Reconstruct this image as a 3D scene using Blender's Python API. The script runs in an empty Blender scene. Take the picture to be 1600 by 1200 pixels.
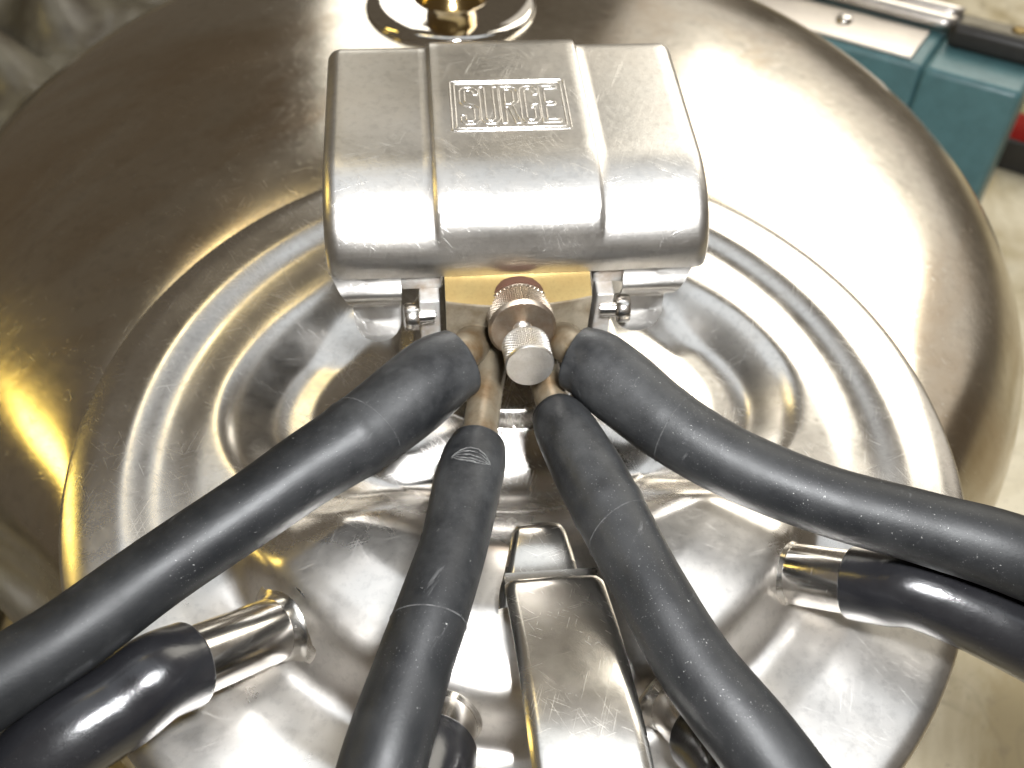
import bpy, math, random
import numpy as np
from mathutils import Vector, Matrix
from mathutils.bvhtree import BVHTree

S = 0.01                                   # all modelling numbers are centimetres
rnd = random.Random(7)
sc = bpy.context.scene
col = sc.collection

# ------------------------------------------------------------------ camera
cam_d = bpy.data.cameras.new('camera')
cam = bpy.data.objects.new('camera', cam_d)
col.objects.link(cam)
CR = Vector((0.99581923, -0.08443428, 0.03485549))
CU = Vector((0.04664633, 0.79811975, 0.60069042))
CF = Vector((0.07853772, 0.5965532, -0.79872155))
CP = Vector((-2.02611599, -13.22235949, 20.14242438)) * S
cam.matrix_world = Matrix(((CR.x, CU.x, -CF.x, CP.x), (CR.y, CU.y, -CF.y, CP.y),
                           (CR.z, CU.z, -CF.z, CP.z), (0, 0, 0, 1)))
cam_d.sensor_width = 36.0
cam_d.lens = 33.75
cam_d.clip_start = 0.01
cam_d.clip_end = 50.0
cam_d.dof.use_dof = True
cam_d.dof.focus_distance = 0.192
cam_d.dof.aperture_fstop = 20.0
sc.camera = cam

# ------------------------------------------------------------------ world and lamps
w = bpy.data.worlds.new('World')
sc.world = w
w.use_nodes = True
w.node_tree.nodes['Background'].inputs['Color'].default_value = (0.112, 0.092, 0.068, 1)
w.node_tree.nodes['Background'].inputs['Strength'].default_value = 1.0
sc.view_settings.view_transform = 'Standard'
sc.view_settings.look = 'None'
sc.view_settings.exposure = 0.0
sc.view_settings.gamma = 1.0


def area(name, loc, target, sx, sy, power, color, shape='RECTANGLE'):
    d = bpy.data.lights.new(name, 'AREA')
    d.shape = shape
    d.size = sx
    d.size_y = sy
    d.energy = power
    d.color = color
    o = bpy.data.objects.new(name, d)
    col.objects.link(o)
    o.location = loc
    o.rotation_euler = (Vector(target) - Vector(loc)).to_track_quat('-Z', 'Y').to_euler()
    return o


flash_at = CP + CR * 0.035 + CU * 0.042
area('camera_flash', flash_at, Vector((0.0, 0.02, 0.01)), 0.038, 0.026, 2.5, (0.97, 0.985, 1.0))
area('window_light', (0.64, 0.80, 0.58), (0.05, 0.05, 0), 0.68, 0.68, 7.0, (1.0, 0.95, 0.83))
area('ceiling_light', (0.20, 0.30, 1.6), (0.0, 0.0, 0), 2.0, 0.82, 5.2, (0.84, 0.92, 1.0))
area('wall_glow_fill', (0.95, 1.00, 0.42), (0.05, 0.05, 0), 1.5, 0.8, 2.6, (1.0, 0.94, 0.84))  # added fill panel standing in for a bright wall, not a window
area('strip_reflection_fill', (-0.135, 1.25, 0.46), (0, 0.1, 0), 0.14, 0.52, 0.75, (1.0, 0.97, 0.88))  # added narrow panel, gives the bucket its white reflected strip
area('shop_lamp', (-0.66, 0.27, 0.30), (0, 0, 0), 0.07, 0.30, 0.75, (1.0, 0.72, 0.16))
area('bulb_light', (-0.25, 0.85, 1.1), (0, 0.05, 0), 0.14, 0.14, 0.4, (1.0, 0.78, 0.36))

# ------------------------------------------------------------------ materials


class NT:
    def __init__(s, name):
        s.m = bpy.data.materials.new(name)
        s.m.use_nodes = True
        s.t = s.m.node_tree
        s.b = s.t.nodes['Principled BSDF']
        s.tc = s.t.nodes.new('ShaderNodeTexCoord')

    def n(s, kind, **kw):
        x = s.t.nodes.new(kind)
        for k, v in kw.items():
            setattr(x, k, v)
        return x

    def link(s, a, b):
        s.t.links.new(a, b)

    def noise(s, scale, detail=4, rough=0.55, stretch=None, rot=0.0, dist=0.0):
        x = s.n('ShaderNodeTexNoise')
        x.inputs['Scale'].default_value = scale
        x.inputs['Detail'].default_value = detail
        x.inputs['Roughness'].default_value = rough
        x.inputs['Distortion'].default_value = dist
        src = s.tc.outputs['Object']
        if stretch or rot:
            r = s.n('ShaderNodeMapping')
            r.inputs['Rotation'].default_value = (0, 0, rot)
            s.link(src, r.inputs['Vector'])
            mp = s.n('ShaderNodeMapping')
            mp.inputs['Scale'].default_value = stretch or (1, 1, 1)
            s.link(r.outputs['Vector'], mp.inputs['Vector'])
            src = mp.outputs['Vector']
        s.link(src, x.inputs['Vector'])
        return x.outputs['Fac']

    def ramp(s, fac, stops):
        r = s.n('ShaderNodeValToRGB')
        e = r.color_ramp.elements
        while len(e) < len(stops):
            e.new(0.5)
        for q, (p, c) in zip(e, stops):
            q.position = p
            q.color = (c, c, c, 1) if isinstance(c, (int, float)) else (*c, 1)
        s.link(fac, r.inputs['Fac'])
        return r.outputs['Color']

    def math(s, op, a, b):
        x = s.n('ShaderNodeMath', operation=op)
        for i, v in enumerate((a, b)):
            if isinstance(v, (int, float)):
                x.inputs[i].default_value = v
            else:
                s.link(v, x.inputs[i])
        return x.outputs[0]

    def mix(s, fac, a, b, mode='MIX'):
        x = s.n('ShaderNodeMix', data_type='RGBA', blend_type=mode)
        for i, v in ((0, fac), (6, a), (7, b)):
            if isinstance(v, (int, float)):
                x.inputs[i].default_value = v
            elif isinstance(v, tuple):
                x.inputs[i].default_value = (*v, 1)
            else:
                s.link(v, x.inputs[i])
        return x.outputs[2]

    def bump(s, h, strength, dist, prev=None):
        x = s.n('ShaderNodeBump')
        x.inputs['Strength'].default_value = strength
        x.inputs['Distance'].default_value = dist
        s.link(h, x.inputs['Height'])
        if prev is not None:
            s.link(prev, x.inputs['Normal'])
        return x.outputs['Normal']


def steel(name, base, r0, r1, scratch=0.5, stain=(0.5, 0.45, 0.38), stain_amt=0.5, brushed=None, metallic=1.0, mottle=60, wave=0.12, tint=None, wear=None):
    m = NT(name)
    b = m.b
    b.inputs['Metallic'].default_value = metallic
    cloud = m.noise(mottle, 6, 0.62)
    fine = m.noise(mottle * 9, 5, 0.6)
    st = m.ramp(cloud, [(0.42, 0.0), (0.68, stain_amt)])
    c = m.mix(st, base, stain)
    sp = m.ramp(fine, [(0.33, 0.80), (0.5, 1.0)])
    c = m.mix(0.6, c, sp, 'MULTIPLY')
    if tint:
        tf = m.noise(14, 5, 0.6, stretch=(1, 0.45, 1), rot=0.8, dist=0.8)
        c = m.mix(m.ramp(tf, [(0.5, 0.0), (0.66, 0.55)]), c, tint)
        ws = m.ramp(m.noise(330, 3, 0.5), [(0.66, 0.0), (0.70, 0.35)])
        c = m.mix(ws, c, (0.82, 0.80, 0.76))
    m.link(c, b.inputs['Base Color'])
    # scratches in several directions
    hs = None
    for i_, (rot, sx) in enumerate(((0.35, 0.012), (-0.8, 0.02), (1.3, 0.008), (2.05, 0.014), (2.7, 0.006))):
        f = m.noise(4200 + 500 * i_, 2, 0.5, stretch=(1, sx, sx * 5), rot=rot, dist=0.15)
        k = m.ramp(f, [(0.645, 0.0), (0.72, 1.0)])
        k = m.math('MULTIPLY', k, m.ramp(m.noise(95 + 23 * i_, 3, 0.6), [(0.47, 0.0), (0.62, 1.0)]))
        hs = k if hs is None else m.math('MAXIMUM', hs, k)
    rr = m.ramp(cloud, [(0.3, r0), (0.7, r1)])
    rr = m.math('ADD', rr, m.math('MULTIPLY', hs, 0.10))
    if wear:                               # more hand wear towards the front edge
        sp_ = m.n('ShaderNodeSeparateXYZ')
        m.link(m.tc.outputs['Object'], sp_.inputs[0])
        mr = m.n('ShaderNodeMapRange')
        for k_, v_ in zip(('From Min', 'From Max', 'To Min', 'To Max'), (wear[0], wear[1], 0.0, wear[2])):
            mr.inputs[k_].default_value = v_
        m.link(sp_.outputs['Y'], mr.inputs['Value'])
        rr = m.math('ADD', rr, mr.outputs[0])
    m.link(rr, b.inputs['Roughness'])
    nrm = m.bump(hs, 0.16 * scratch, 0.00004)
    nrm = m.bump(m.noise(700, 4, 0.6), 0.14 * scratch, 0.00006, nrm)
    nrm = m.bump(m.noise(22, 2, 0.5), wave, 0.0006, nrm)
    if brushed:
        nrm = m.bump(m.noise(900, 3, 0.6, stretch=brushed), 0.35, 0.00004, nrm)
        b.inputs['Anisotropic'].default_value = 0.3
    m.link(nrm, b.inputs['Normal'])
    return m.m


def rubber(name, base, r0, dust, spec=0.45, coat=0.0):
    m = NT(name)
    b = m.b
    cl = m.noise(90, 5, 0.6)
    big = m.noise(38, 5, 0.65, dist=0.6)
    c = m.mix(m.ramp(cl, [(0.40, 0.0), (0.72, dust)]), base, (0.03, 0.03, 0.03))
    c = m.mix(m.math('MULTIPLY', m.ramp(big, [(0.46, 0.0), (0.70, 1.0)]), min(1.0, dust * 3)), c, (0.013, 0.0134, 0.014))
    speck = m.math('MAXIMUM', m.ramp(m.noise(1600, 2, 0.5), [(0.72, 0.0), (0.755, 1.0)]), m.ramp(m.noise(3600, 2, 0.5), [(0.69, 0.0), (0.74, 0.7)]))
    speck = m.math('MULTIPLY', speck, m.ramp(m.noise(55, 3, 0.6), [(0.40, 0.1), (0.62, 1.0)]))
    c = m.mix(m.math('MULTIPLY', speck, min(1.0, dust * 5)), c, (0.21, 0.21, 0.20))
    ln = m.n('ShaderNodeVectorMath', operation='LENGTH')
    m.link(m.tc.outputs['Object'], ln.inputs[0])
    near = m.n('ShaderNodeMapRange')
    for k_, v_ in zip(('From Min', 'From Max', 'To Min', 'To Max'), (0.012, 0.055, 1.0, 0.18)):
        near.inputs[k_].default_value = v_
    m.link(ln.outputs['Value'], near.inputs['Value'])
    wob = m.math('MULTIPLY', near.outputs[0], m.ramp(m.noise(70, 5, 0.7), [(0.40, 0.12), (0.62, 1.0)]))
    c = m.mix(m.math('MULTIPLY', wob, min(0.9, dust * 3.5)), c, (0.030, 0.0305, 0.031))
    strk = m.ramp(m.noise(260, 5, 0.7, stretch=(1, 0.12, 1), rot=0.6, dist=0.4), [(0.64, 0.0), (0.74, 1.0)])
    c = m.mix(m.math('MULTIPLY', strk, dust * 2.2), c, (0.10, 0.10, 0.10))
    m.link(c, b.inputs['Base Color'])
    m.link(m.ramp(cl, [(0.3, r0), (0.75, r0 + 0.14)]), b.inputs['Roughness'])
    b.inputs['Specular IOR Level'].default_value = spec
    b.inputs['Coat Weight'].default_value = coat
    b.inputs['Coat Roughness'].default_value = 0.15
    nrm = m.bump(m.noise(1300, 5, 0.7), 0.4, 0.00009)
    nrm = m.bump(m.noise(160, 4, 0.6), 0.25, 0.0003, nrm)
    m.link(nrm, b.inputs['Normal'])
    return m.m


def simple(name, base, rough, metallic=0.0, var=0.25, nscale=120, dark=None, spec=0.5, bump=0.2):
    m = NT(name)
    b = m.b
    f = m.noise(nscale, 6, 0.65)
    dk = dark or tuple(x * (1 - var) for x in base)
    m.link(m.mix(m.ramp(f, [(0.35, 0.0), (0.68, 1.0)]), base, dk), b.inputs['Base Color'])
    b.inputs['Metallic'].default_value = metallic
    m.link(m.ramp(f, [(0.3, rough), (0.8, min(1, rough + 0.15))]), b.inputs['Roughness'])
    b.inputs['Specular IOR Level'].default_value = spec
    nrm = m.bump(m.noise(nscale * 10, 4, 0.6), bump, 0.00008)
    m.link(nrm, b.inputs['Normal'])
    return m.m


M = {}
M['lid'] = steel('lid_steel', (0.73, 0.70, 0.66), 0.17, 0.27, 0.6, (0.60, 0.56, 0.51), 0.5, wear=(0.0, -0.045, 0.10), wave=0.05)
M['bucket'] = steel('bucket_steel', (0.70, 0.655, 0.58), 0.13, 0.24, 0.8, (0.60, 0.54, 0.46), 0.6, mottle=25, wave=0.30, tint=(0.50, 0.38, 0.25))
M['cover'] = steel('cover_steel', (0.64, 0.62, 0.59), 0.30, 0.38, 2.6, (0.54, 0.50, 0.45), 0.5, brushed=(0.05, 1.6, 1))
M['handle'] = steel('handle_steel', (0.72, 0.69, 0.64), 0.17, 0.28, 0.45, (0.60, 0.56, 0.50), 0.5)
M['chrome'] = steel('bright_steel', (0.74, 0.71, 0.67), 0.12, 0.24, 0.3, (0.66, 0.62, 0.56), 0.4)
M['satin'] = steel('satin_steel', (0.60, 0.56, 0.52), 0.30, 0.4, 0.3, (0.62, 0.58, 0.52), 0.4)
M['mirror'] = steel('polished_flange', (0.80, 0.77, 0.72), 0.03, 0.08, 0.1, (0.7, 0.66, 0.6), 0.3)
M['nickel'] = steel('worn_nickel', (0.25, 0.215, 0.16), 0.36, 0.5, 0.8, (0.12, 0.085, 0.045), 0.9, mottle=170, metallic=0.45)
M['nickel_tube'] = steel('tarnished_tube', (0.150, 0.125, 0.088), 0.36, 0.5, 0.8, (0.085, 0.05, 0.02), 1.0, mottle=120, metallic=0.45)
M['yellow_reflection'] = steel('post_painted_reflection', (0.50, 0.36, 0.16), 0.12, 0.2, 0.3, (0.32, 0.2, 0.08), 0.6)  # chrome post; yellow lamp reflection put into its base colour
M['brass'] = steel('brass', (0.225, 0.165, 0.07), 0.44, 0.56, 1.0, (0.17, 0.115, 0.045), 0.7, mottle=150)
M['plate'] = simple('stained_zinc', (0.42, 0.42, 0.41), 0.45, 0.6, dark=(0.26, 0.22, 0.18), nscale=170)
M['knurl'] = steel('tarnished_knurl', (0.36, 0.31, 0.25), 0.34, 0.44, 0.6, (0.22, 0.14, 0.09), 0.8, mottle=200)
M['knob'] = steel('turned_nickel', (0.64, 0.61, 0.57), 0.28, 0.38, 0.6, (0.5, 0.45, 0.38), 0.6, mottle=200)
M['red_ring'] = simple('red_fibre', (0.055, 0.028, 0.017), 0.9, spec=0.1, dark=(0.06, 0.028, 0.02), nscale=400)
M['cast'] = simple('dark_casting', (0.035, 0.032, 0.03), 0.6, 0.3)
M['hose'] = rubber('black_rubber', (0.0030, 0.0034, 0.0040), 0.43, 0.19, spec=0.24)
M['milk_hose'] = rubber('glossy_rubber', (0.006, 0.006, 0.007), 0.17, 0.03, spec=0.5, coat=0.3)
M['gasket'] = simple('gasket_rubber', (0.02, 0.02, 0.02), 0.55)
M['seam'] = simple('dusty_seam', (0.035, 0.035, 0.035), 0.8, dark=(0.006, 0.006, 0.006), nscale=700)
M['scuff'] = simple('scuffed_rubber', (0.07, 0.07, 0.068), 0.8, dark=(0.006, 0.006, 0.006), nscale=900)
M['teal'] = simple('teal_paint', (0.085, 0.19, 0.21), 0.34, var=0.2, nscale=90)
M['black_plastic'] = simple('black_plastic', (0.022, 0.02, 0.018), 0.42)
M['strip'] = simple('olive_plastic_top', (0.20, 0.175, 0.12), 0.5)
M['red'] = simple('red_paint', (0.55, 0.03, 0.02), 0.45)
M['label_white'] = simple('cream_paint', (0.62, 0.55, 0.30), 0.5)


def bench_mat():
    m = NT('marbled_bench_top')
    b = m.b
    a = m.noise(7, 8, 0.62, dist=1.2)
    f = m.noise(34, 6, 0.6, dist=0.8)
    c = m.mix(m.ramp(a, [(0.42, 0.0), (0.62, 1.0)]), (0.64, 0.58, 0.44), (0.36, 0.29, 0.155))
    c = m.mix(m.ramp(f, [(0.56, 0.0), (0.72, 0.8)]), c, (0.20, 0.165, 0.10))
    g = m.ramp(m.noise(5, 3, 0.5, dist=3.0), [(0.485, 0.0), (0.5, 0.6), (0.515, 0.0)])
    c = m.mix(m.math('MULTIPLY', g, 0.25), c, (0.13, 0.11, 0.07))
    gr = m.ramp(m.noise(420, 4, 0.7), [(0.62, 0.0), (0.70, 0.6)])
    c = m.mix(gr, c, (0.16, 0.13, 0.085))
    m.link(c, b.inputs['Base Color'])
    b.inputs['Roughness'].default_value = 0.5
    m.link(m.bump(f, 0.15, 0.0008), b.inputs['Normal'])
    return m.m


M['bench'] = bench_mat()


def sheet_mat():
    m = NT('grey_plastic_sheet')
    b = m.b
    f = m.noise(26, 5, 0.6)
    m.link(m.mix(m.ramp(f, [(0.35, 0.0), (0.7, 1.0)]), (0.18, 0.165, 0.125), (0.07, 0.058, 0.042)), b.inputs['Base Color'])
    b.inputs['Roughness'].default_value = 0.35
    return m.m


M['sheet'] = sheet_mat()

# ------------------------------------------------------------------ object helpers


def empty(name, base, label=None, cat=None, group=None):
    o = bpy.data.objects.new(name, None)
    o.empty_display_size = 0.01
    col.objects.link(o)
    o.location = Vector(base) * S
    o['base'] = list(base)
    if label:
        o['label'] = label
    if cat:
        o['category'] = cat
    if group:
        o['group'] = group
    return o


def wbase(o):
    return np.array(o['base'], float) if o is not None else np.zeros(3)


def mk(name, V, F, mat, parent=None, smooth=True, label=None, base=None, sharp=None):
    V = np.asarray(V, float)
    if base is None:
        base = wbase(parent)
    me = bpy.data.meshes.new(name)
    me.from_pydata(((V - np.asarray(base)) * S).tolist(), [], [tuple(int(i) for i in f) for f in F])
    me.materials.append(mat)
    me.update()
    if smooth:
        me.polygons.foreach_set('use_smooth', [True] * len(me.polygons))
        if sharp:
            me.set_sharp_from_angle(angle=math.radians(sharp))
    o = bpy.data.objects.new(name, me)
    col.objects.link(o)
    o['base'] = [float(x) for x in base]
    if parent is not None:
        o.parent = parent
        o.location = (Vector(base) - Vector(wbase(parent))) * S
    else:
        o.location = Vector(base) * S
    if label:
        o['label'] = label
    return o


def grid_faces(nr, nc, wrap=False):
    F = []
    cc = nc if wrap else nc - 1
    for i in range(nr - 1):
        for j in range(cc):
            k = (j + 1) % nc
            F.append((i * nc + j, i * nc + k, (i + 1) * nc + k, (i + 1) * nc + j))
    return F


def catmull(pts, n):
    P = np.asarray(pts, float)
    P = np.vstack([2 * P[0] - P[1], P, 2 * P[-1] - P[-2]])
    out = []
    for i in range(1, len(P) - 2):
        for t in np.linspace(0, 1, n, endpoint=False):
            a, b, c, d = P[i - 1], P[i], P[i + 1], P[i + 2]
            out.append(0.5 * (2 * b + (c - a) * t + (2 * a - 5 * b + 4 * c - d) * t * t + (3 * b - a - 3 * c + d) * t ** 3))
    out.append(P[-2])
    return np.array(out)


def frames(path):
    T = np.gradient(path, axis=0)
    T /= np.linalg.norm(T, axis=1)[:, None]
    n = np.cross(T[0], [0, 0, 1.0])
    if np.linalg.norm(n) < 1e-3:
        n = np.cross(T[0], [1.0, 0, 0])
    n /= np.linalg.norm(n)
    N = [n]
    for i in range(1, len(T)):
        n = N[-1] - T[i] * np.dot(N[-1], T[i])
        n /= np.linalg.norm(n)
        N.append(n)
    N = np.array(N)
    return T, N, np.cross(T, N)


def sweep(path, rad, n=28, closed=True, loop=False):
    """rings of radius rad along path; returns verts, faces"""
    path = np.asarray(path, float)
    rad = np.broadcast_to(np.asarray(rad, float), (len(path),))
    if loop:
        ext = np.vstack([path[-1], path, path[0]])
        T = ext[2:] - ext[:-2]
        T /= np.linalg.norm(T, axis=1)[:, None]
        N = np.cross(T, [0, 0, 1.0])
        N /= np.linalg.norm(N, axis=1)[:, None]
        B = np.cross(T, N)
    else:
        T, N, B = frames(path)
    a = np.arange(n) * 2 * np.pi / n
    V = (path[:, None, :] + rad[:, None, None] * (np.cos(a)[None, :, None] * N[:, None, :] + np.sin(a)[None, :, None] * B[:, None, :])).reshape(-1, 3)
    F = grid_faces(len(path), n, True)
    if loop:
        m = len(path) - 1
        F += [(m * n + j, m * n + (j + 1) % n, (j + 1) % n, j) for j in range(n)]
    elif closed:
        F.append(tuple(range(n))[::-1])
        F.append(tuple(range((len(path) - 1) * n, len(path) * n)))
    return V, F


def lathe(prof, org, axis, n=48, knurl=None):
    """prof: list of (radius, distance along axis)."""
    ax = np.asarray(axis, float)
    ax /= np.linalg.norm(ax)
    u = np.cross(ax, [1.0, 0, 0])
    if np.linalg.norm(u) < 0.2:
        u = np.cross(ax, [0, 1.0, 0])
    u /= np.linalg.norm(u)
    v = np.cross(ax, u)
    a = np.arange(n) * 2 * np.pi / n
    V = []
    for k, (r, h) in enumerate(prof):
        rr = np.full(n, float(r))
        if knurl and knurl[0] <= h <= knurl[1]:
            d = knurl[2]
            tri = lambda x: 1 - np.abs(2 * (x - np.floor(x)) - 1)
            q = np.minimum(tri(a * knurl[3] / (2 * np.pi) + h * knurl[4]), tri(a * knurl[3] / (2 * np.pi) - h * knurl[4]))
            rr = rr - d * (1 - q)
        V.append(np.asarray(org) + ax * h + rr[:, None] * (np.cos(a)[:, None] * u + np.sin(a)[:, None] * v))
    F = grid_faces(len(prof), n, True)
    F.append(tuple(range(n))[::-1])
    F.append(tuple(range((len(prof) - 1) * n, len(prof) * n)))
    return np.vstack(V), F


def join(parts):
    V, F, o = [], [], 0
    for v, f in parts:
        v = np.asarray(v)
        V.append(v)
        F += [tuple(i + o for i in q) for q in f]
        o += len(v)
    return np.vstack(V), F


def rbox(x0, x1, y0, y1, z0, z1, r=0.1, seg=3, ax=None, org=None):
    """box with rounded edges; optional axes frame (ex,ey,ez) at org"""
    def lin(a, b):
        t = [a + r * (1 - math.cos(k / seg * math.pi / 2)) for k in range(seg + 1)]
        return t
    # rounded box from a subdivided cube pushed onto a rounded shape
    import itertools
    c = np.array([(x0 + x1) / 2, (y0 + y1) / 2, (z0 + z1) / 2])
    h = np.array([(x1 - x0) / 2, (y1 - y0) / 2, (z1 - z0) / 2])
    s = [-1.0]
    ang = np.linspace(0, np.pi / 4, seg + 1)
    V, F = [], []
    idx = {}

    def vid(p):
        k = tuple(np.round(p, 6))
        if k not in idx:
            idx[k] = len(V)
            V.append(p)
        return idx[k]
    for d in range(3):
        for sg in (-1, 1):
            e1, e2 = (d + 1) % 3, (d + 2) % 3
            t1 = [-1 + 0.0] + []
            def ticks(hh):
                a = [-(hh - r) - r * math.tan(q) for q in ang[::-1]]
                b = [(hh - r) + r * math.tan(q) for q in ang]
                return a + b
            A, B = ticks(h[e1]), ticks(h[e2])
            ids = []
            for a in A:
                row = []
                for b in B:
                    p = np.zeros(3)
                    p[d] = sg * h[d]
                    p[e1] = a
                    p[e2] = b
                    q = np.clip(p, -(h - r), h - r)
                    dv = p - q
                    L = np.linalg.norm(dv)
                    p = q + dv / L * r
                    row.append(vid(p))
                ids.append(row)
            for i in range(len(A) - 1):
                for j in range(len(B) - 1):
                    f = (ids[i][j], ids[i + 1][j], ids[i + 1][j + 1], ids[i][j + 1])
                    F.append(f if sg > 0 else f[::-1])
    V = np.array(V) + c
    if ax is not None:
        V = np.asarray(org) + V @ np.array(ax)
    return V, F


def ss(a, b, x):
    t = np.clip((x - a) / (b - a), 0, 1)
    return t * t * (3 - 2 * t)


# ------------------------------------------------------------------ bench (gravity is tilted 8 degrees in the lid's frame)
AL = math.radians(8)
UP = np.array([0, math.sin(AL), math.cos(AL)])
BX, BY = np.array([1.0, 0, 0]), np.array([0, math.cos(AL), -math.sin(AL)])
BENCH0 = UP * -20.69                        # a point of the bench plane


def bench_pt(x, y, h=0.0):
    """point over the bench: x right, y away, measured from the foot of the frame's origin, h above the top"""
    return BENCH0 + BX * x + BY * y + UP * h


nx = 40
gx, gy = np.meshgrid(np.linspace(-170, 170, nx), np.linspace(-90, 230, nx))
V = np.array([bench_pt(a, b, 0.0) for a, b in zip(gx.ravel(), gy.ravel())])
Vb = np.array([bench_pt(a, b, -3.0) for a, b in ((-170, -90), (170, -90), (170, 230), (-170, 230))])
F = grid_faces(nx, nx)
k0 = len(V)
c4 = [0, nx - 1, nx * nx - 1, nx * (nx - 1)]
edge = [list(range(0, nx)), [nx * i + nx - 1 for i in range(nx)], [nx * (nx - 1) + i for i in range(nx)][::-1], [nx * i for i in range(nx)][::-1]]
for e, (a, b) in zip(edge, ((0, 1), (1, 2), (2, 3), (3, 0))):
    F.append(tuple(e[::-1]) + (k0 + a, k0 + b))
F.append((k0 + 3, k0 + 2, k0 + 1, k0))
o = mk('bench_top', np.vstack([V, Vb]), F, M['bench'], smooth=False, base=bench_pt(0, 0))
o['kind'] = 'structure'
o['label'] = 'cream bench top with brown marbled stains under the bucket'

# ------------------------------------------------------------------ bucket
bucket = empty('milking_bucket', bench_pt(0, 16), 'wide round stainless steel bucket with a smooth domed shoulder under the lid', 'bucket')
CXB, CYB, RB, Z0B, KB = -0.18, 12.96, 20.01, -7.0, 0.05


def bucket_rows():
    a = np.radians(np.arange(720) / 2)
    s = np.stack([np.cos(a), np.sin(a)], 1)
    c1, c2, R2 = np.array([CXB, CYB]), np.array([0, -2.0]), 8.5
    P = np.where((s @ c1 + RB > s @ c2 + R2)[:, None], c1 + RB * s, c2 + R2 * s)
    o = np.array([0, 4.0])
    q = P - o
    az = np.arctan2(q[:, 1], q[:, 0]) % (2 * np.pi)
    i = np.argsort(az)
    A = np.radians(np.arange(-90, 270, 1.5))
    rad = np.interp(A % (2 * np.pi), az[i], np.hypot(q[:, 0], q[:, 1])[i], period=2 * np.pi)
    for _ in range(5):
        rad = (np.roll(rad, 1) + 2 * rad + np.roll(rad, -1)) / 4
    d = np.stack([np.cos(A), np.sin(A)], 1)
    ring = o + rad[:, None] * d
    b = d @ o
    t = -b + np.sqrt(b * b - (o @ o - 10.3 ** 2))
    colr = o + t[:, None] * d
    zr = Z0B + KB * ring[:, 1]
    rows = [np.c_[colr * 0.97, np.full(len(A), -1.3)]]
    for T in np.linspace(0, 1.0, 44):
        an = T * np.pi / 2
        hf, vf = np.sin(an) ** 1.15, 1 - np.cos(an)
        rows.append(np.c_[colr + (ring - colr) * hf, -0.5 + (zr + 0.5) * vf - 0.55 * np.exp(-hf * np.hypot(*(ring - colr).T) / 1.1)])
    # belly: turns under and runs down to the bench
    cen = np.array([0, 15.0])
    foot = BENCH0
    for k, (sc_, fr) in enumerate(((0.999, 0.08), (0.99, 0.2), (0.97, 0.38), (0.94, 0.58), (0.91, 0.76), (0.88, 0.9), (0.84, 0.98), (0.80, 1.0))):
        xy = cen + (ring - cen) * sc_
        zb = (-20.69 - xy[:, 1] * math.sin(AL)) / math.cos(AL)
        rows.append(np.c_[xy, zr * (1 - fr) + zb * fr])
    return np.array(rows)


rows = bucket_rows()
nr, nc = rows.shape[:2]
BV = rows.reshape(-1, 3)
BF = [f[::-1] for f in grid_faces(nr, nc, True)]
BF.append(tuple(range((nr - 1) * nc, nr * nc)))
BF = [f[::-1] for f in BF]
mk('bucket_body', BV, BF, M['bucket'], bucket)
bvh = BVHTree.FromPolygons([Vector(v) for v in BV], BF)


def on_bucket(x, y):
    h = bvh.ray_cast(Vector((x, y, 30)), Vector((0, 0, -1)))
    return np.array(h[0]), np.array(h[1])


# faint oval maker's stamp on the shoulder
ec = np.array([9.15, 11.6])
stamp = []
for rx, ry, rr in ((1.85, 2.2, 0.022), (1.6, 1.95, 0.018), (0.75, 0.9, 0.018)):
    loop = []
    for t in np.linspace(0, 2 * np.pi, 72, endpoint=False):
        p, n = on_bucket(ec[0] + rx * math.cos(t), ec[1] + ry * math.sin(t))
        loop.append(p)
    stamp.append(sweep(np.array(loop), rr, 8, loop=True))
for x0, y0, x1, y1 in ((-0.5, -0.3, 0.5, -0.3), (0, -0.3, 0, 0.6), (-0.35, 0.25, 0.35, 0.25)):
    seg = np.array([on_bucket(ec[0] + x0 + (x1 - x0) * t, ec[1] + y0 + (y1 - y0) * t)[0] for t in np.linspace(0, 1, 6)])
    stamp.append(sweep(seg, 0.018, 8))
V, F = join(stamp)
mk('stamped_emblem', V, F, M['bucket'], bucket)

# hanging post on the top of the bucket
pp, pn = on_bucket(-0.75, 21.6)
prof = [(3.35, -0.8), (3.35, 0.02), (3.30, 0.15), (3.18, 0.22), (2.6, 0.27), (1.9, 0.33), (1.4, 0.40), (1.05, 0.5)]
V, F = lathe(prof, pp, UP, 64)
flange = mk('post_flange', V, F, M['mirror'], bucket, sharp=50)
V, F = lathe([(1.5, 0.25), (1.45, 0.5), (1.25, 0.75), (1.14, 1.1), (1.1, 1.6), (1.1, 9.5), (1.0, 9.8), (0.5, 9.95)], pp, UP, 48)
mk('hanging_post', V, F, M['yellow_reflection'], bucket, sharp=50)

# ------------------------------------------------------------------ lid
lid = empty('bucket_lid', (0, 0, -0.6), 'round stamped stainless lid with crescent recesses and four spouts on the bucket', 'lid')
bp = np.array([(-90, 5.0), (-65, 5.1), (-50, 5.5), (-38, 6.0), (-28, 6.5), (-19, 7.1), (-8, 7.6), (3, 7.55), (15, 7.1), (31, 6.6), (60, 6.5), (90, 6.5)])
DX = np.linspace(-1, 8, 600)
_d = np.interp(DX, [-1, 0, 0.35, 1.25, 1.6, 2.3, 3.3, 8], [0, 0, 0.12, 0.56, 0.62, 0.62, 0.26, 0.22])
_g = np.exp(-0.5 * (np.arange(-20, 21) / 8.0) ** 2)
DZ = np.convolve(np.pad(_d, 20, mode='edge'), _g / _g.sum(), 'valid')
bpx = np.linspace(-90, 90, 361)
_k = np.exp(-0.5 * (np.arange(-40, 41) / 14.0) ** 2)
bpy_ = np.convolve(np.pad(np.interp(bpx, bp[:, 0], bp[:, 1]), 40, mode='reflect'), _k / _k.sum(), 'valid')


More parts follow.
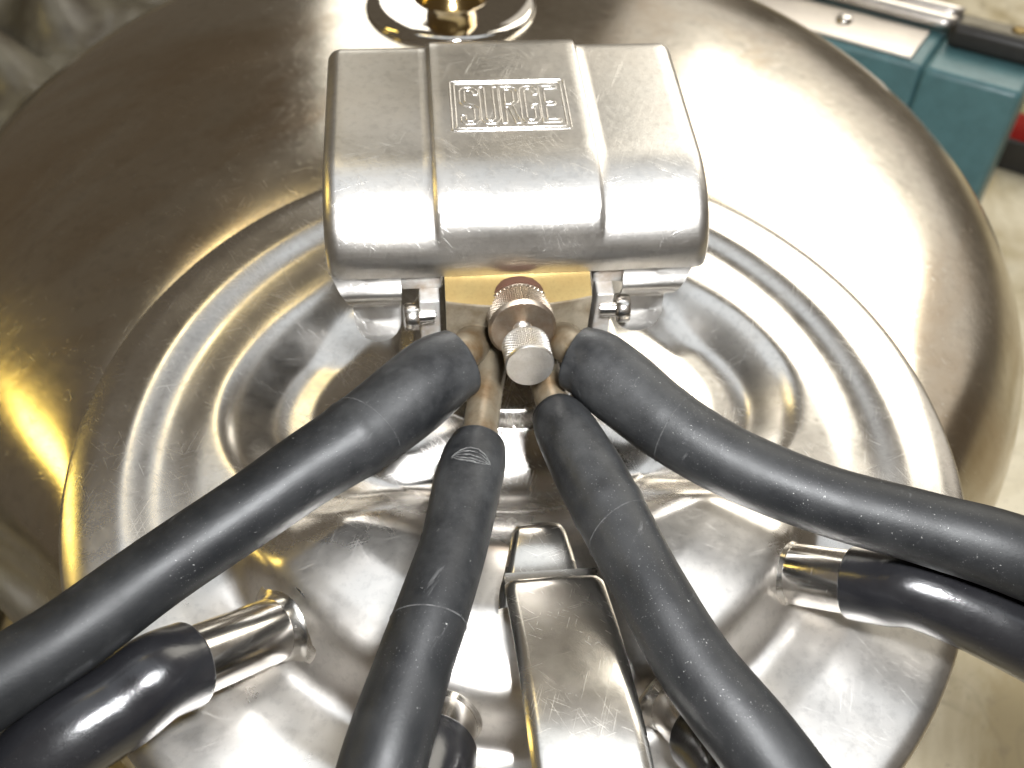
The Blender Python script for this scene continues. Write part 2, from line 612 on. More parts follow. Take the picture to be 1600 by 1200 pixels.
def lid_z(X, Y):
    r = np.hypot(X, Y)
    side = np.degrees(np.arctan2(Y, np.abs(X) + 1e-9))
    wf = ss(-13, -33, side)
    po = np.array([(0, .06), (7.9, .06), (8.4, .03), (8.8, .025), (9.05, .06), (9.3, .13), (9.6, .185), (10.5, .13), (10.8, .06), (10.95, .0), (11.1, -.12)])
    pf = np.array([(0, .68), (3.0, .74), (4.0, .94), (5.0, 1.10), (6.0, 1.04), (6.5, .95), (6.75, .84), (6.92, .64), (7.1, .24), (7.3, -.08), (7.5, -.24), (7.8, -.28), (8.3, -.14), (8.8, -.02), (9.3, .02), (10.6, .06), (10.8, .04), (10.95, -.02), (11.1, -.12)])
    rs = np.linspace(0, 11.3, 500)

    def sm(p, wd):
        v = np.interp(rs, p[:, 0], p[:, 1])
        k = np.exp(-0.5 * (np.arange(-12, 13) / wd) ** 2)
        k /= k.sum()
        return np.convolve(np.pad(v, 12, mode='edge'), k, 'valid')
    zo = np.interp(r, rs, sm(po, 4.5))
    zf = np.interp(r, rs, sm(pf, 4.0))
    base = zo * (1 - wf) + zf * wf
    # bowl
    Yb = Y - 1.5
    rho = np.hypot(X, Yb)
    phi = np.degrees(np.arctan2(Yb, np.abs(X) + 1e-9))
    rho0 = np.interp(phi, bpx, bpy_)
    d = rho0 - rho
    m = 1 - ss(16, 40, phi)
    front = ss(-15, -60, phi)
    k = ss(0, 1, d / 3.15)
    zfront = base * (1 - k) + (-0.12 - 0.98 * ss(1.5, -1.9, Y)) * k
    drop = np.interp(d, DX, DZ)
    zside = base - m * drop - (1 - m) * 0.24 * ss(0.0, 1.3, d)
    z = zside * (1 - front) + zfront * front
    # raised seat for the pulsator
    rp = np.hypot(X, Y - 3.5)
    pl = ss(2.95, 2.55, rp)
    z = z * (1 - pl) + 0.12 * pl
    # raised step line on the front floor
    z = z + 0.03 * ss(0.10, 0.0, np.abs(np.hypot(X, Y - 3.2) - 5.0)) * front * ss(0.3, 1.2, d)
    return z


rr_ = np.concatenate([np.linspace(0.02, 6.4, 120), np.linspace(6.45, 11.0, 130)])
ta = np.radians(np.arange(0, 360, 0.9))
RR, TT = np.meshgrid(rr_, ta, indexing='ij')
X, Y = RR * np.cos(TT), RR * np.sin(TT)
Z = lid_z(X, Y)
top = np.stack([X, Y, Z], -1)
rim = []
for dr, dz in ((0.06, -0.10), (0.09, -0.2), (0.09, -0.55), (0.05, -0.62), (-0.1, -0.66), (-0.7, -0.6), (-0.9, -0.45)):
    q = top[-1].copy()
    q[:, 0] *= (11 + dr) / 11
    q[:, 1] *= (11 + dr) / 11
    q[:, 2] = q[:, 2] * 0.3 + dz
    rim.append(q)
A = np.concatenate([top, np.array(rim)])
mk('lid_plate', A.reshape(-1, 3), grid_faces(A.shape[0], A.shape[1], True) + [tuple(range(len(ta)))[::-1]], M['lid'], lid)
gl = np.stack([10.35 * np.cos(ta), 10.35 * np.sin(ta), np.full(len(ta), -0.72)], 1)
V, F = sweep(gl[::4], 0.26, 12, loop=True)
mk('gasket', V, F, M['gasket'], lid)

# little stamped letters on the front floor of the bowl
GLY = {'T': [[(0, 1), (.6, 1)], [(.3, 1), (.3, 0)]], '.': [[(.1, 0), (.2, .05)]],
       'F': [[(0, 0), (0, 1), (.6, 1)], [(0, .5), (.45, .5)]], 'E': [[(.6, 0), (0, 0), (0, 1), (.6, 1)], [(0, .5), (.45, .5)]]}
parts = []
sx0 = -0.47
for k, ch in enumerate('T.FF'):
    for st in GLY[ch]:
        P = []
        for (a, b) in st:
            x, y = sx0 + a * 0.2, 0.42 + b * 0.2
            P.append((x, y))
        PP = catmull(np.array([(x, y, 0) for x, y in P]), 3) if len(P) > 1 else P
        pts = np.array([(x, y, float(lid_z(np.array([x]), np.array([y]))[0])) for x, y, _ in PP])
        parts.append(sweep(pts, 0.018, 6))
    sx0 += 0.12 if ch == '.' else 0.22
V, F = join(parts)
mk('stamped_letters', V, F, M['lid'], lid)

# spouts (milk nipples): angle, tilt
NIP = [(-141.0, 7.5), (-107.5, 7.35), (-68.5, 7.5), (-35.0, 7.3)]
tilt = math.radians(34)
NAX = []
for a, r0 in NIP:
    ar = math.radians(a)
    d = np.array([math.cos(ar) * math.cos(tilt), math.sin(ar) * math.cos(tilt), math.sin(tilt)])
    org = np.array([r0 * math.cos(ar), r0 * math.sin(ar), 0.30])
    NAX.append((org, d))
    V, F = lathe([(0.70, -0.4), (0.70, 0.0), (0.70, 2.4), (0.66, 2.5), (0.6, 2.5), (0.58, 2.4), (0.58, 0.5)], org, d, 48)
    sp = mk('milk_spout', V, F, M['chrome'], lid, sharp=40)
    V, F = lathe([(1.10, -0.75), (1.04, -0.75), (1.04, -0.44), (1.02, -0.41), (0.90, -0.39), (0.80, -0.34), (0.74, -0.22), (0.705, -0.05)], org, d, 56)
    mk('spout_collar', V, F, M['handle'], sp, sharp=60)

# lug and strap handle on the front of the lid
def strip(sections, ns=14, closed=True):
    """sections: list of (y, z, half width, thickness, crown, xc) -> solid strip running along -y"""
    V = []
    for (y, z, hw, th, cr, xc, ny, nz) in sections:
        ring = []
        ts = np.linspace(-1, 1, ns)
        e = 0.10
        for t in ts:
            q = abs(t)
            off = cr * (1 - q * q) - 0.09 * ss(0.86, 1.0, q)
            ring.append((xc + hw * t, y + ny * off, z + nz * off))
        for t in ts[::-1]:
            off = -th + cr * (1 - t * t) * 0.8
            ring.append((xc + hw * t * 0.985, y + ny * off, z + nz * off))
        V.append(ring)
    V = np.array(V)
    n = V.shape[1]
    F = [f[::-1] for f in grid_faces(V.shape[0], n, True)]
    m = V.shape[0]
    F.append(tuple(range(n)))
    F.append(tuple(range((m - 1) * n, m * n))[::-1])
    return V.reshape(-1, 3), F


def sections(tab, n=8):
    T = catmull(np.array([t for t in tab], float), n)
    out = []
    dy = np.gradient(T[:, 0])
    dz = np.gradient(T[:, 1])
    for row, a, b in zip(T, dy, dz):
        L = math.hypot(a, b)
        ny, nz = b / L, -a / L
        if nz < 0:
            ny, nz = -ny, -nz
        out.append((row[0], row[1], row[2], row[3], row[4], row[5], ny, nz))
    return out


V, F = strip(sections([(-2.95, .98, .36, .25, .02, .06), (-3.02, 1.22, .50, .4, .04, .06), (-3.25, 1.52, .58, .6, .05, .05), (-3.7, 1.62, .66, .7, .04, .03), (-4.2, 1.62, .76, .7, .02, .0), (-4.7, 1.66, .86, .6, .0, -.05), (-5.1, 1.6, .9, .6, .0, -.06)]))
mk('handle_lug', V, F, M['handle'], lid, sharp=50)
V, F = strip(sections([(-4.62, 1.55, .98, .16, -.02, .19), (-4.60, 1.78, 0.99, .22, .0, .19), (-4.72, 1.97, 1.02, .26, .02, .2), (-5.2, 2.18, 1.03, .28, .0, .22), (-6.2, 2.52, 1.04, .28, .02, .28), (-7.4, 2.86, 1.05, .28, .03, .32), (-8.6, 3.02, 1.06, .28, .03, .36), (-10, 2.9, 1.06, .28, .03, .38), (-11.5, 2.2, 1.06, .28, .02, .4), (-12.4, 1.1, 1.06, .28, .0, .42)]), 18)
mk('strap_handle', V, F, M['handle'], lid, sharp=50)

# ------------------------------------------------------------------ pulsator
pul = empty('pulsator', (0, 4, 0.12), 'boxy steel pulsator with a curved cover and knurled screw on the lid', 'pulsator')
YF, YB, ZT, ZB = 2.33, 9.12, 5.45, 3.64


def arc(cy, cz, r, a0, a1, n):
    return [(cy + r * math.cos(t), cz + r * math.sin(t), math.cos(t), math.sin(t)) for t in np.radians(np.linspace(a0, a1, n))]


RFc, RBc = 1.25, 0.55
prof = [(YF, ZB, -1, 0), (YF, ZB + .07, -1, 0)]
EY, EZ = 2.35, 1.72
for t in np.radians(np.linspace(180, 90, 26)):
    ny_, nz_ = math.cos(t) / EY, math.sin(t) / EZ
    L_ = math.hypot(ny_, nz_)
    prof.append((YF + EY + EY * math.cos(t), ZT - EZ + EZ * math.sin(t), ny_ / L_, nz_ / L_))
prof += [(y, ZT, 0, 1) for y in np.linspace(YF + 2.35 + .15, YB - RBc - .1, 20)]
prof += arc(YB - RBc, ZT - RBc, RBc, 90, 0, 10)
prof += [(YB, ZT - 1.2, 1, 0), (YB, ZT - 2.0, 1, 0), (YB, ZB - 0.5, 1, 0)]
prof = np.array(prof)
W = 4.50
XC = 0.07
er = 0.34
xs = []
for t in np.linspace(90, 0, 8):
    xs.append((-W + er - er * math.sin(math.radians(t)), -er + er * math.cos(math.radians(t))))
xs += [(x, 0.0) for x in np.linspace(-W + er + .2, -1.98, 10)]
xs += [(-1.93, 0.03), (-1.90, 0.08), (-1.87, 0.12), (-1.8, 0.135)]
xs += [(x, 0.135) for x in np.linspace(-1.6, 1.6, 14)]
xs += [(1.8, 0.135), (1.87, 0.12), (1.90, 0.08), (1.93, 0.03)]
xs += [(x, 0.0) for x in np.linspace(1.98, W - er - .2, 10)]
for t in np.linspace(0, 90, 8):
    xs.append((W - er + er * math.sin(math.radians(t)), -er + er * math.cos(math.radians(t))))
V = []
for x, off in xs:
    for j, (y, z, ny, nz) in enumerate(prof):
        fade = 1.0
        if off > 0:                        # the raised middle panel dies out down the front bend
            fade = float(ss(4.35, 5.0, z)) if y < 5 else 1.0
        V.append((XC + x, y + ny * off * fade, z + nz * off * fade))
V = np.array(V)
npf = len(prof)
F = grid_faces(len(xs), npf)
F = [f[::-1] for f in F]
# side skirts: short flat walls below the rounded side edges
cl = V[:npf].mean(0)
for s_, row, flip in ((-1, V[:npf], False), (1, V[-npf:], True)):
    low = row.copy()
    cen = np.array([row[0, 0], 5.6, 3.9])
    low = cen + (row - cen) * np.array([1, 0.10, 0.02])
    b = len(V)
    first = 0 if s_ < 0 else (len(xs) - 1) * npf
    V = np.vstack([V, low])
    for j in range(npf - 1):
        f = (first + j, first + j + 1, b + j + 1, b + j)
        F.append(f[::-1] if not flip else f)
F = [f[::-1] for f in F]
cover = mk('cover', V, F, M['cover'], pul, sharp=40)


def tab_mesh(xa, xb, xt):
    outer = -1 if xa < 0 else 1
    pr = [(2.35, 3.74, 0), (2.335, 3.67, 0), (2.29, 3.58, 0), (2.20, 3.48, 0), (2.11, 3.395, 0), (2.06, 3.31, .01), (2.05, 3.22, .015), (2.075, 3.12, .02), (2.14, 3.0, .03), (2.23, 2.88, .04), (2.32, 2.78, .05)]
    pr += [(2.40, 2.68, .06), (2.48, 2.60, .06), (2.50, 2.54, .06), (2.49, 2.49, .06), (2.44, 2.42, .06), (2.35, 2.30, .065), (2.26, 2.18, .08), (2.18, 2.07, .12), (2.09, 1.95, .21), (2.03, 1.87, .32), (2.0, 1.82, .44), (1.98, 1.79, .57)]
    Vt, n = [], 11
    hw = (xb - xa) / 2
    for k, (y, z, ins) in enumerate(pr):
        xc = (xa + xb) / 2 + (xt - (xa + xb) / 2) * k / (len(pr) - 1)
        for t in np.linspace(-1, 1, n):
            bulge = 0.07 * (1 - t * t) * (1 if 12 <= k <= 15 else 0)
            fl_ = 0.30 * math.exp(-(k / 4.5) ** 2) * (max(0, t * outer)) ** 2
            Vt.append((xc + (hw - ins) * t + outer * fl_, y - bulge, z + bulge))
    Vt = np.array(Vt)
    back = Vt + np.array([0, 0.10, -0.05])
    m = len(pr)
    Ft = [f[::-1] for f in grid_faces(m, n)]
    Ft += [tuple(i + m * n for i in f) for f in grid_faces(m, n)]
    bd = [i * n for i in range(m)] + [(m - 1) * n + j for j in range(1, n)] + [i * n + n - 1 for i in range(m - 2, -1, -1)]
    for p, q in zip(bd[:-1], bd[1:]):
        Ft.append((p, q, q + m * n, p + m * n))
    return np.vstack([Vt, back]), Ft


for xa, xb, xt in ((-4.02, -2.74, -3.36), (2.56, 3.92, 3.02)):
    V, F = tab_mesh(xa, xb, xt)
    mk('clip_tab', V, F, M['cover'], cover, sharp=60)

# body under the cover
V, F = rbox(-1.72, 1.72, 2.75, 8.4, 0.05, 3.9, 0.12)
mk('casting', V, F, M['cast'], pul)
# front block: nickel face with a brass top facet
fx = np.linspace(-1.72, 1.72, 25)


def curve_front(x):
    return 1.74 - 0.22 * (1 - (x / 1.72) ** 2)


prof_b = lambda x: [(2.74, 3.70), (2.35, 3.64), (curve_front(x) + .02, 3.42), (curve_front(x), 3.38), (1.74, 2.3), (1.78, 1.9), (2.0, 1.4), (2.74, 1.0)]
V = np.array([[(x, y, z) for y, z in prof_b(x)] for x in fx])
# narrow toward the bottom
V[:, 5:, 0] *= np.array([0.97, 0.86, 0.75])
n = V.shape[1]
F = [f[::-1] for f in grid_faces(len(fx), n, True)]
F.append(tuple(range(n)))
F.append(tuple(range((len(fx) - 1) * n, len(fx) * n))[::-1])
F = [f[::-1] for f in F]
block = mk('nipple_block', V.reshape(-1, 3), F, M['nickel'], pul, sharp=25)
block.data.materials.append(M['brass'])
for p in block.data.polygons:
    c = p.center
    zz = c.z / S + wbase(block)[2]
    if zz > 3.45 and len(p.vertices) == 4:
        p.material_index = 1

# stained bracket plates either side with their screws
for s_ in (-1, 1):
    xa = (-2.78, -1.80) if s_ < 0 else (1.86, 2.84)
    V1 = rbox(xa[0], xa[1], 2.45, 3.2, 3.10, 3.72, 0.06)
    xb = (-2.34, -1.86) if s_ < 0 else (1.92, 2.34)
    V2 = rbox(xb[0], xb[1], 2.02, 2.65, 0.6, 3.13, 0.05)
    V, F = join([V1, V2])
    br = mk('bracket', V, F, M['plate'], pul)
    ax = np.array([s_ * 1.0, -0.1, 0.05])
    V, F = lathe([(0.2, -0.3), (0.2, 0.06), (0.31, 0.08), (0.34, 0.12), (0.34, 0.36), (0.30, 0.42), (0.2, 0.43)], (s_ * 2.32 + 0.02, 2.02, 2.62), ax, 32)
    mk('screw', V, F, M['chrome'], br, sharp=40)

# air nipples
for pts, r in (([(-0.95, 2.0, 1.9), (-1.12, 1.4, 2.25), (-1.38, .75, 2.72), (-1.8, .1, 2.98)], .45),
               ([(0.95, 2.0, 1.9), (1.02, 1.4, 2.25), (1.16, .8, 2.72), (1.55, .1, 2.98)], .45),
               ([(-.55, 1.9, 1.75), (-.72, .9, 1.85), (-.9, 0, 2.0), (-1.16, -1.5, 2.32), (-1.3, -2.1, 2.46)], .40),
               ([(.5, 1.9, 1.75), (.55, .9, 1.85), (.62, 0, 2.05), (.72, -1.1, 2.3), (.9, -1.6, 2.42)], .40)):
    p = catmull(pts, 8)
    rad = np.full(len(p), r)
    rad[:8] = np.linspace(r * 1.25, r, 8)
    V, F = sweep(p, rad, 32)
    mk('air_nipple', V, F, M['nickel_tube'], pul, sharp=60)

# knurled adjusting screw
axk = np.array([0.015, -math.cos(math.radians(16)), math.sin(math.radians(16))])
oc = np.array([0.0, 1.86, 2.95])
hs = np.linspace(0.18, 0.86, 70)
V, F = lathe([(0.5, -.2), (0.80, -.15), (0.815, 0.0), (0.80, 0.13), (0.6, 0.15)], oc, axk, 64)
mk('fibre_ring', V, F, M['red_ring'], pul, sharp=50)
V, F = lathe([(0.5, 0.14), (0.75, 0.15)] + [(0.79, h) for h in hs] + [(0.755, 0.90), (0.72, 0.925), (0.24, 0.93), (0.235, 0.8)], oc, axk, 360, knurl=(0.2, 0.84, 0.075, 45, 10))
mk('knurled_collar', V, F, M['knurl'], pul, sharp=30)
th = []
for i in range(60):
    h = 0.85 + i * 0.016
    th.append((0.215 + 0.022 * math.sin(i * 2 * math.pi / 6), h))
V, F = lathe(th, oc, axk, 40)
mk('screw_thread', V, F, M['knob'], pul, sharp=80)
k0 = 1.50
hs = np.linspace(k0 + 0.08, k0 + 0.80, 70)
V, F = lathe([(0.24, k0 - .04), (0.44, k0), (0.50, k0 + 0.04)] + [(0.545, h) for h in hs] + [(0.53, k0 + .84), (0.515, k0 + .86), (0.3, k0 + .864), (0.05, k0 + .866)], oc, axk, 288, knurl=(k0 + .09, k0 + .79, 0.065, 36, 10.5))
mk('knurled_knob', V, F, M['knob'], pul, sharp=30)

# stamped name plate on the cover: double frame and outlined letters
EM = dict(x0=-1.36, x1=1.48, y0=5.16, y1=7.08)
zt = ZT + 0.135


def wire(pts, r=0.020, loop=False):
    return sweep(np.array([(x, y, zt) for x, y in pts]), r, 8, loop=loop)


def dens(pts, n=4, loop=True):
    P = np.array(pts, float)
    if loop:
        P = np.vstack([P, P[0]])
    out = []
    for a, b in zip(P[:-1], P[1:]):
        for t in np.linspace(0.02, 0.98, n):
            out.append(a + (b - a) * t)
    return np.array(out)


fr = []
for ins in (0.0, 0.10):
    x0, x1, y0, y1 = EM['x0'] + ins, EM['x1'] - ins, EM['y0'] + ins, EM['y1'] - ins
    fr.append(wire(dens([(x0, y0), (x1, y0), (x1, y1), (x0, y1)], 12), 0.020, True))
V, F = join(fr)
mk('emblem_frame', V, F, M['cover'], cover)


def offset_outline(pl, hw):
    P = np.array(pl, float)
    T = np.diff(P, axis=0)
    T /= np.linalg.norm(T, axis=1)[:, None]
    N = np.stack([-T[:, 1], T[:, 0]], 1)
    L, R = [], []
    for i in range(len(P)):
        if i == 0:
            m = N[0]
        elif i == len(P) - 1:
            m = N[-1]
        else:
            m = N[i - 1] + N[i]
            m = m / max(0.4, np.dot(m, m)) * 2
        L.append(P[i] + m * hw)
        R.append(P[i] - m * hw)
    return np.array(L + R[::-1])


LW, LH = 0.40, 1.42
hwl = 0.06
LET = {
    'S': [offset_outline([(.36, 1.12), (.36, 1.28), (.28, 1.36), (.10, 1.36), (.03, 1.27), (.03, .86), (.10, .76), (.28, .68), (.36, .58), (.36, .16), (.28, .06), (.10, .06), (.03, .15), (.03, .34)], hwl)],
    'U': [offset_outline([(.03, 1.42), (.03, .18), (.11, .06), (.28, .06), (.36, .18), (.36, 1.42)], hwl)],
    'R': [np.array([(-.03, 0), (.09, 0), (.09, .62), (.16, .62), (.30, 0), (.43, 0), (.27, .66), (.38, .76), (.42, .86), (.42, 1.22), (.36, 1.36), (.26, 1.42), (-.03, 1.42)]), np.array([(.09, .74), (.24, .74), (.30, .82), (.30, 1.22), (.24, 1.30), (.09, 1.30)])],
    'G': [offset_outline([(.36, 1.08), (.36, 1.26), (.28, 1.36), (.11, 1.36), (.03, 1.25), (.03, .17), (.11, .06), (.28, .06), (.36, .17), (.36, .64), (.22, .64)], hwl)],
    'E': [np.array([(-.03, 0), (.42, 0), (.42, .12), (.09, .12), (.09, .66), (.34, .66), (.34, .78), (.09, .78), (.09, 1.30), (.42, 1.30), (.42, 1.42), (-.03, 1.42)])],
}
xl = EM['x0'] + 0.25
for ch in 'SURGE':
    ps = []
    for lp in LET[ch]:
        q = dens([(xl + x, EM['y0'] + 0.25 + y) for x, y in lp], 4)
        ps.append(wire(q, 0.017, True))
    V, F = join(ps)
    mk('letter', V, F, M['cover'], cover, label='stamped outline letter ' + ch)
    xl += 0.49

# ------------------------------------------------------------------ hoses


def hose(name, pts, rad, mat, label, cat, group, hole=0.45, ridge=None, lip=0.075):
    P = catmull(pts, 12)
    i = np.linspace(0, len(rad) - 1, len(P))
    r = np.interp(i, np.arange(len(rad)), rad)
    k = np.hanning(11)
    k /= k.sum()
    r = np.convolve(np.pad(r, 5, mode='edge'), k, 'valid')
    if ridge is not None:
        s = np.linspace(0, 1, len(P))
        for a, h, wd in ridge:
            r = r + h * np.exp(-((s - a) / wd) ** 2)
    # rounded cut end: start the sweep with a lip
    d0 = P[1] - P[0]
    d0 /= np.linalg.norm(d0)
    pre, pr = [], []
    for t in np.linspace(0, 90, 6):
        pre.append(P[0] - d0 * lip * (math.cos(math.radians(t)) + 0.05))
        pr.append(r[0] - lip + lip * math.sin(math.radians(t)))
    pre = [P[0] + d0 * 0.4, P[0] - d0 * lip * 1.04] + pre
    pr = [hole, hole * 1.0] + pr
    path = np.vstack([pre, P[1:]])
    rad_ = np.concatenate([pr, r[1:]])
    T, N, B = frames(P)
    Tn = np.vstack([np.repeat(T[:1], len(pre), 0), T[1:]])
    Nn = np.vstack([np.repeat(N[:1], len(pre), 0), N[1:]])
    Bn = np.vstack([np.repeat(B[:1], len(pre), 0), B[1:]])
    n = 44
    a = np.arange(n) * 2 * np.pi / n
    V = (path[:, None, :] + rad_[:, None, None] * (np.cos(a)[None, :, None] * Nn[:, None, :] + np.sin(a)[None, :, None] * Bn[:, None, :])).reshape(-1, 3)
    F = grid_faces(len(path), n, True)
    F.append(tuple(range((len(path) - 1) * n, len(path) * n)))
    base = np.array(pts[0], float)
    o = mk(name, V, F, mat, base=base)
    o['label'] = label
    o['category'] = cat
    o['group'] = group
    return o, P, r


AG = 'matte rubber air hoses fanning out from the pulsator'
seam = 0.012
hoseA, PA, RA = hose('air_hose', [(-1.52, .28, 2.97), (-2.0, -.05, 3.0), (-2.7, -.72, 3.0), (-3.7, -1.6, 3.0), (-4.8, -2.4, 3.0), (-5.8, -3.2, 3.0), (-7.5, -4.5, 3.0), (-9.0, -5.8, 3.05), (-10.0, -6.55, 3.1), (-13, -8.95, 3.2)],
     [.80, .90, .92, .86, .79, .75, .725, .74, .75, .75], M['hose'], 'matte black hose leaving the pulsator toward the far left edge', 'hose', AG, ridge=[(0.345, 0.03, 0.012)])
hoseB, PB, RB_ = hose('air_hose', [(-1.18, -1.62, 2.36), (-1.28, -2.0, 2.44), (-1.48, -2.75, 2.6), (-1.82, -4.2, 2.8), (-2.27, -5.6, 3.0), (-2.76, -6.95, 3.0), (-3.26, -8.5, 3.0), (-3.8, -10.6, 2.6), (-4.2, -13, 2.0)],
     [.62, .71, .73, .68, .70, .72, .77, .8, .8], M['hose'], 'matte black hose with a torn eye-shaped gouge, left of the strap handle', 'hose', AG, ridge=None)
hoseC, PC, RC = hose('air_hose', [(.66, -.80, 2.25), (.78, -1.25, 2.4), (1.15, -2.6, 2.6), (1.55, -4.1, 2.8), (1.92, -5.5, 3.0), (2.5, -7.1, 3.0), (3.4, -8.75, 3.0), (4.5, -10.8, 2.6), (5.4, -13, 2.0)],
     [.56, .68, .77, .74, .70, .74, .78, .8, .8], M['hose'], 'matte black hose running down close beside the right of the strap handle', 'hose', AG, ridge=[(0.33, 0.03, 0.012)])
hoseD, PD, RD = hose('air_hose', [(1.22, .25, 2.97), (1.6, -.05, 3.0), (2.1, -.65, 3.0), (3.0, -1.75, 3.0), (4.2, -2.8, 3.0), (5.9, -3.8, 3.0), (7.8, -4.7, 3.15), (9.5, -5.6, 3.3), (13, -7.4, 2.8)],
     [.76, .86, .88, .81, .76, .73, .75, .81, .82], M['hose'], 'matte black hose leaving the pulsator toward the far right edge', 'hose', AG, ridge=[(0.36, 0.012, 0.010)])

# torn gouge in the second hose
i = int(np.argmin(np.abs(PB[:, 1] + 2.62)))
c, r_ = PB[i], RB_[i]
tg = PB[i + 1] - PB[i - 1]
tg /= np.linalg.norm(tg)
sd = np.cross(tg, [0, 0, 1.0])
sd /= np.linalg.norm(sd)
upn = np.cross(sd, tg)
gp = []
for hgt, rad, sgn in ((0.26, .022, 1), (0.16, .016, 1), (0.05, .018, 1), (-0.05, .016, 1), (-0.13, .024, 1)):
    line = []
    for t in np.linspace(-1, 1, 22):
        ang = t * 0.62 + 0.05
        bow = hgt * (1 - t * t) + 0.012 * rnd.uniform(-1, 1)
        d = sd * -math.sin(ang) + upn * math.cos(ang)
        line.append(c - tg * bow + d * (r_ + 0.0))
    rr2 = np.array([rad * (0.25 + 0.75 * (1 - t * t)) * rnd.uniform(.6, 1.25) for t in np.linspace(-1, 1, 22)])
    gp.append(sweep(np.array(line), rr2, 8))
V, F = join(gp)
mk('torn_gouge', V, F, M['scuff'], hoseB)

for ho, P_, R_, (xq, yq), lean in ((hoseA, PA, RA, (-3.5, -1.4), .25), (hoseB, PB, RB_, (-2.45, -5.9), .2), (hoseC, PC, RC, (1.5, -4.1), .3), (hoseD, PD, RD, (3.1, -1.85), -.15)):
    i = int(np.argmin((P_[:, 0] - xq) ** 2 + (P_[:, 1] - yq) ** 2))
    T_, N_, B_ = frames(P_)
    lp = []
    for t in np.linspace(0, 2 * np.pi, 60, endpoint=False):
        lp.append(P_[i] + T_[i] * (0.10 * math.sin(t + 1) + lean * .3 * math.cos(t)) + (R_[i] + 0.004) * (math.cos(t) * N_[i] + math.sin(t) * B_[i]))
    lp = np.array(lp)
    V = []
    for dr, dt in ((-.02, -.03), (.008, 0), (-.02, .03)):
        ax_ = lp - P_[i]
        ax_ -= np.outer(ax_ @ T_[i], T_[i])
        ax_ /= np.linalg.norm(ax_, axis=1)[:, None]
        V.append(lp + ax_ * dr + T_[i] * dt)
    mk('mould_seam', np.vstack(V), grid_faces(3, 60, True), M['seam'], ho)

MG = 'glossy rubber milk hoses on the lid spouts'
for k, (name_pts, rads, lab) in enumerate((
        ([None, (-8.2, -6.65, 1.9), (-9.3, -7.5, 2.0), (-11.5, -9.2, 1.2)], [.86, .87, .87, .87], 'glossy black hose on the lid spout at the lower left'),
        ([None, (-3.0, -9.3, 1.5), (-3.5, -11.2, 1.3), (-4.2, -13.5, .4)], [.86, .87, .87, .87], 'glossy black hose end tucked under the gouged hose'),
        ([None, (3.5, -9.2, 1.5), (4.2, -11.2, 1.3), (5.0, -13.5, .4)], [.86, .87, .87, .87], 'glossy black hose end between strap handle and the hose right of it'),
        ([None, (7.95, -5.45, 1.75), (9.4, -6.4, 1.8), (12.5, -8.6, 1.5)], [.80, .80, .80, .80], 'glossy black hose on the lid spout at the right'))):
    org, d = NAX[k]
    st = org + d * (2.1, 0.75, 0.9, 1.3)[k]
    name_pts[0] = tuple(st)
    name_pts.insert(1, tuple(st + d * 0.7))
    rads = [rads[0]] + rads
    hose('milk_hose', name_pts, rads, M['milk_hose'], lab, 'hose', MG, hole=0.68, lip=0.05)

# ------------------------------------------------------------------ teal case behind the bucket
F1 = np.array([25.8, 30.7, -11.1])
F2 = np.array([29.9, 27.6, -10.6])
e1 = F2 - F1
e1 -= UP * (e1 @ UP)
e1 /= np.linalg.norm(e1)
e2 = np.cross(UP, e1)
if e2[1] < 0:
    e2 = -e2
org = F1 - UP * ((F1 - BENCH0) @ UP)
AX = (e1, e2, UP)
case = empty('machine_case', org, 'teal painted metal case with a black grip on top behind the bucket', 'case')
V, F = rbox(-0.1, 5.3, 0, 8.6, 0, 14, 0.45, ax=AX, org=org)
mk('end_housing', V, F, M['teal'], case)
V, F = rbox(-34, -0.12, 0.25, 6.6, 0, 13.9, 0.35, ax=AX, org=org)
mk('case_body', V, F, M['teal'], case)
V, F = rbox(0.2, 5.3, 3.1, 5.0, 13.97, 15.4, 0.45, ax=AX, org=org)
grip = mk('grip', V, F, M['black_plastic'], case)
V, F = rbox(0.6, 4.9, 3.45, 4.65, 15.3, 15.5, 0.1, ax=AX, org=org)
mk('grip_strip', V, F, M['strip'], grip)
V, F = lathe([(0.46, 0), (0.46, .08), (0.38, .16), (0.1, .17)], org + e1 * 3.7 + e2 * 4.05 + UP * 15.48, UP, 32)
mk('screw', V, F, M['brass'], grip)
V, F = rbox(-18, -0.9, 0.55, 4.6, 13.87, 14.12, 0.12, ax=AX, org=org)
plate = mk('bright_plate', V, F, M['satin'], case)
for xs_ in (-5.6, -12.5):
    V, F = lathe([(0.5, 0), (0.5, .12), (0.4, .3), (0.2, .36)], org + e1 * xs_ + e2 * 2.9 + UP * 14.1, UP, 32)
    mk('plate_screw', V, F, M['chrome'], plate)
rail = [org + e1 * x + e2 * 5.3 + UP * 14.45 for x in (-34, -20, -8, -0.6, 0.3)]
V, F = sweep(np.array(rail), 0.5, 24)
mk('rail', V, F, M['satin'], case)
V, F = sweep(np.array([q + e2 * 0.95 + UP * 0.3 for q in rail]), 0.42, 24)
mk('rail', V, F, M['satin'], case)

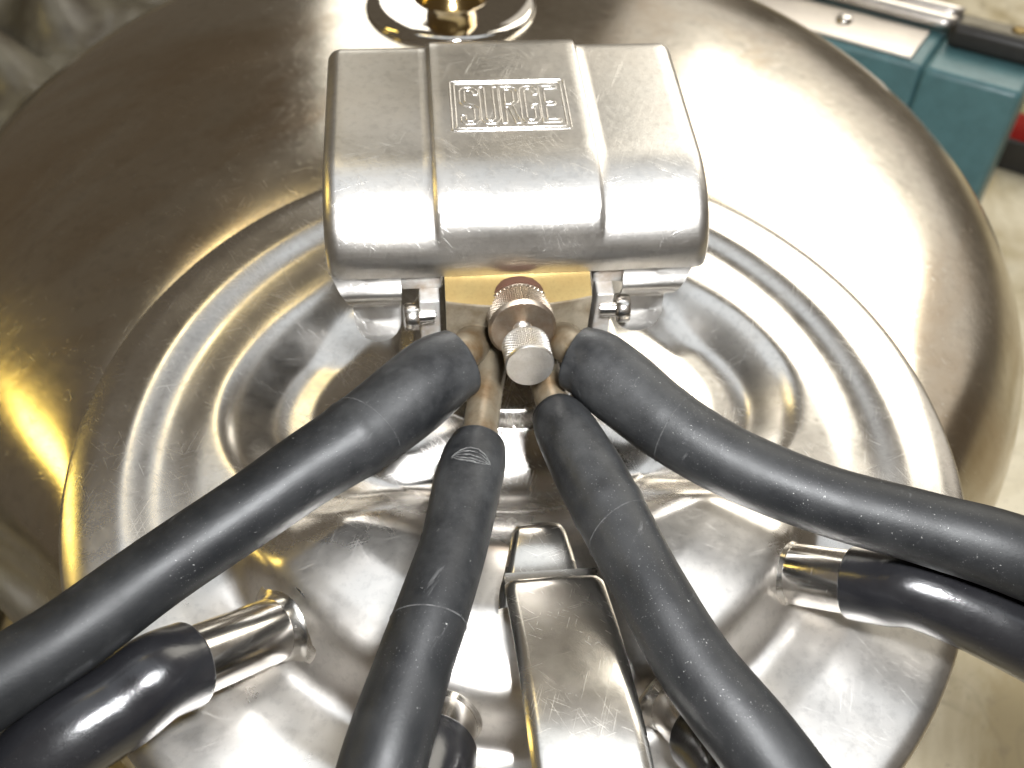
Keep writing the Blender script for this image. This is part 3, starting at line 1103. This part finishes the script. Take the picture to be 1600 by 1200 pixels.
# dark tray with a red and cream box at the right edge
t0 = bench_pt(41.9, 44.6)
tray = empty('dark_tray', t0, 'dark low tray at the right edge behind the teal case', 'tray')
V1 = rbox(-1.2, 9, -2, 6, 0, 0.5, 0.15, ax=(e1, e2, UP), org=t0)
walls = [rbox(-1.2, 9, -2, -1.6, 0.3, 2.4, 0.12, ax=(e1, e2, UP), org=t0), rbox(-1.2, 9, 5.6, 6, 0.3, 2.4, 0.12, ax=(e1, e2, UP), org=t0),
         rbox(-1.2, -0.8, -2, 6, 0.3, 2.4, 0.12, ax=(e1, e2, UP), org=t0), rbox(8.6, 9, -2, 6, 0.3, 2.4, 0.12, ax=(e1, e2, UP), org=t0)]
V, F = join([V1] + walls)
mk('tray_shell', V, F, M['black_plastic'], tray)
tb = bench_pt(41.6, 44.0, 0.5)
box = empty('small_carton', tb + e1 * 1 + e2 * 1, 'small red and cream carton standing in the dark tray', 'carton')
V, F = rbox(-0.4, 6, 0, 4.5, 0, 3.4, 0.1, ax=(e1, e2, UP), org=tb)
mk('carton_body', V, F, M['red'], box)
V, F = rbox(-0.4, 6, 0, 4.5, 3.4, 5.2, 0.1, ax=(e1, e2, UP), org=tb)
mk('carton_lid', V, F, M['label_white'], box)

# rumpled grey sheeting behind the bucket; unseen stretch beside it added to darken reflections
gn = 130
sx, sy = np.meshgrid(np.linspace(-110, -22, gn), np.linspace(-40, 110, gn))
rg = np.random.default_rng(4)
h = np.zeros_like(sx)
for k in range(46):
    a = rg.uniform(0, np.pi * 2)
    f = rg.uniform(0.12, 0.75)
    h += np.sin((sx * math.cos(a) + sy * math.sin(a)) * f + rg.uniform(0, 6.28)) * 0.42 / (0.4 + f)
h = np.abs(h) * 1.3 + 0.4
# a round flattened dark dish shape pressed into the sheet
h *= ss(0, 6, np.minimum(np.minimum(sx + 110, -22 - sx), np.minimum(sy + 40, 110 - sy)))
V = np.array([bench_pt(a, b, 0.15 + c) for a, b, c in zip(sx.ravel(), sy.ravel(), h.ravel())])
o = mk('plastic_sheet', V, grid_faces(gn, gn), M['sheet'], base=bench_pt(-30, 60))
md = o.modifiers.new('thickness', 'SOLIDIFY')
md.thickness = 0.0006
o['label'] = 'rumpled grey sheeting lying on the bench behind the bucket'
o['category'] = 'sheeting'
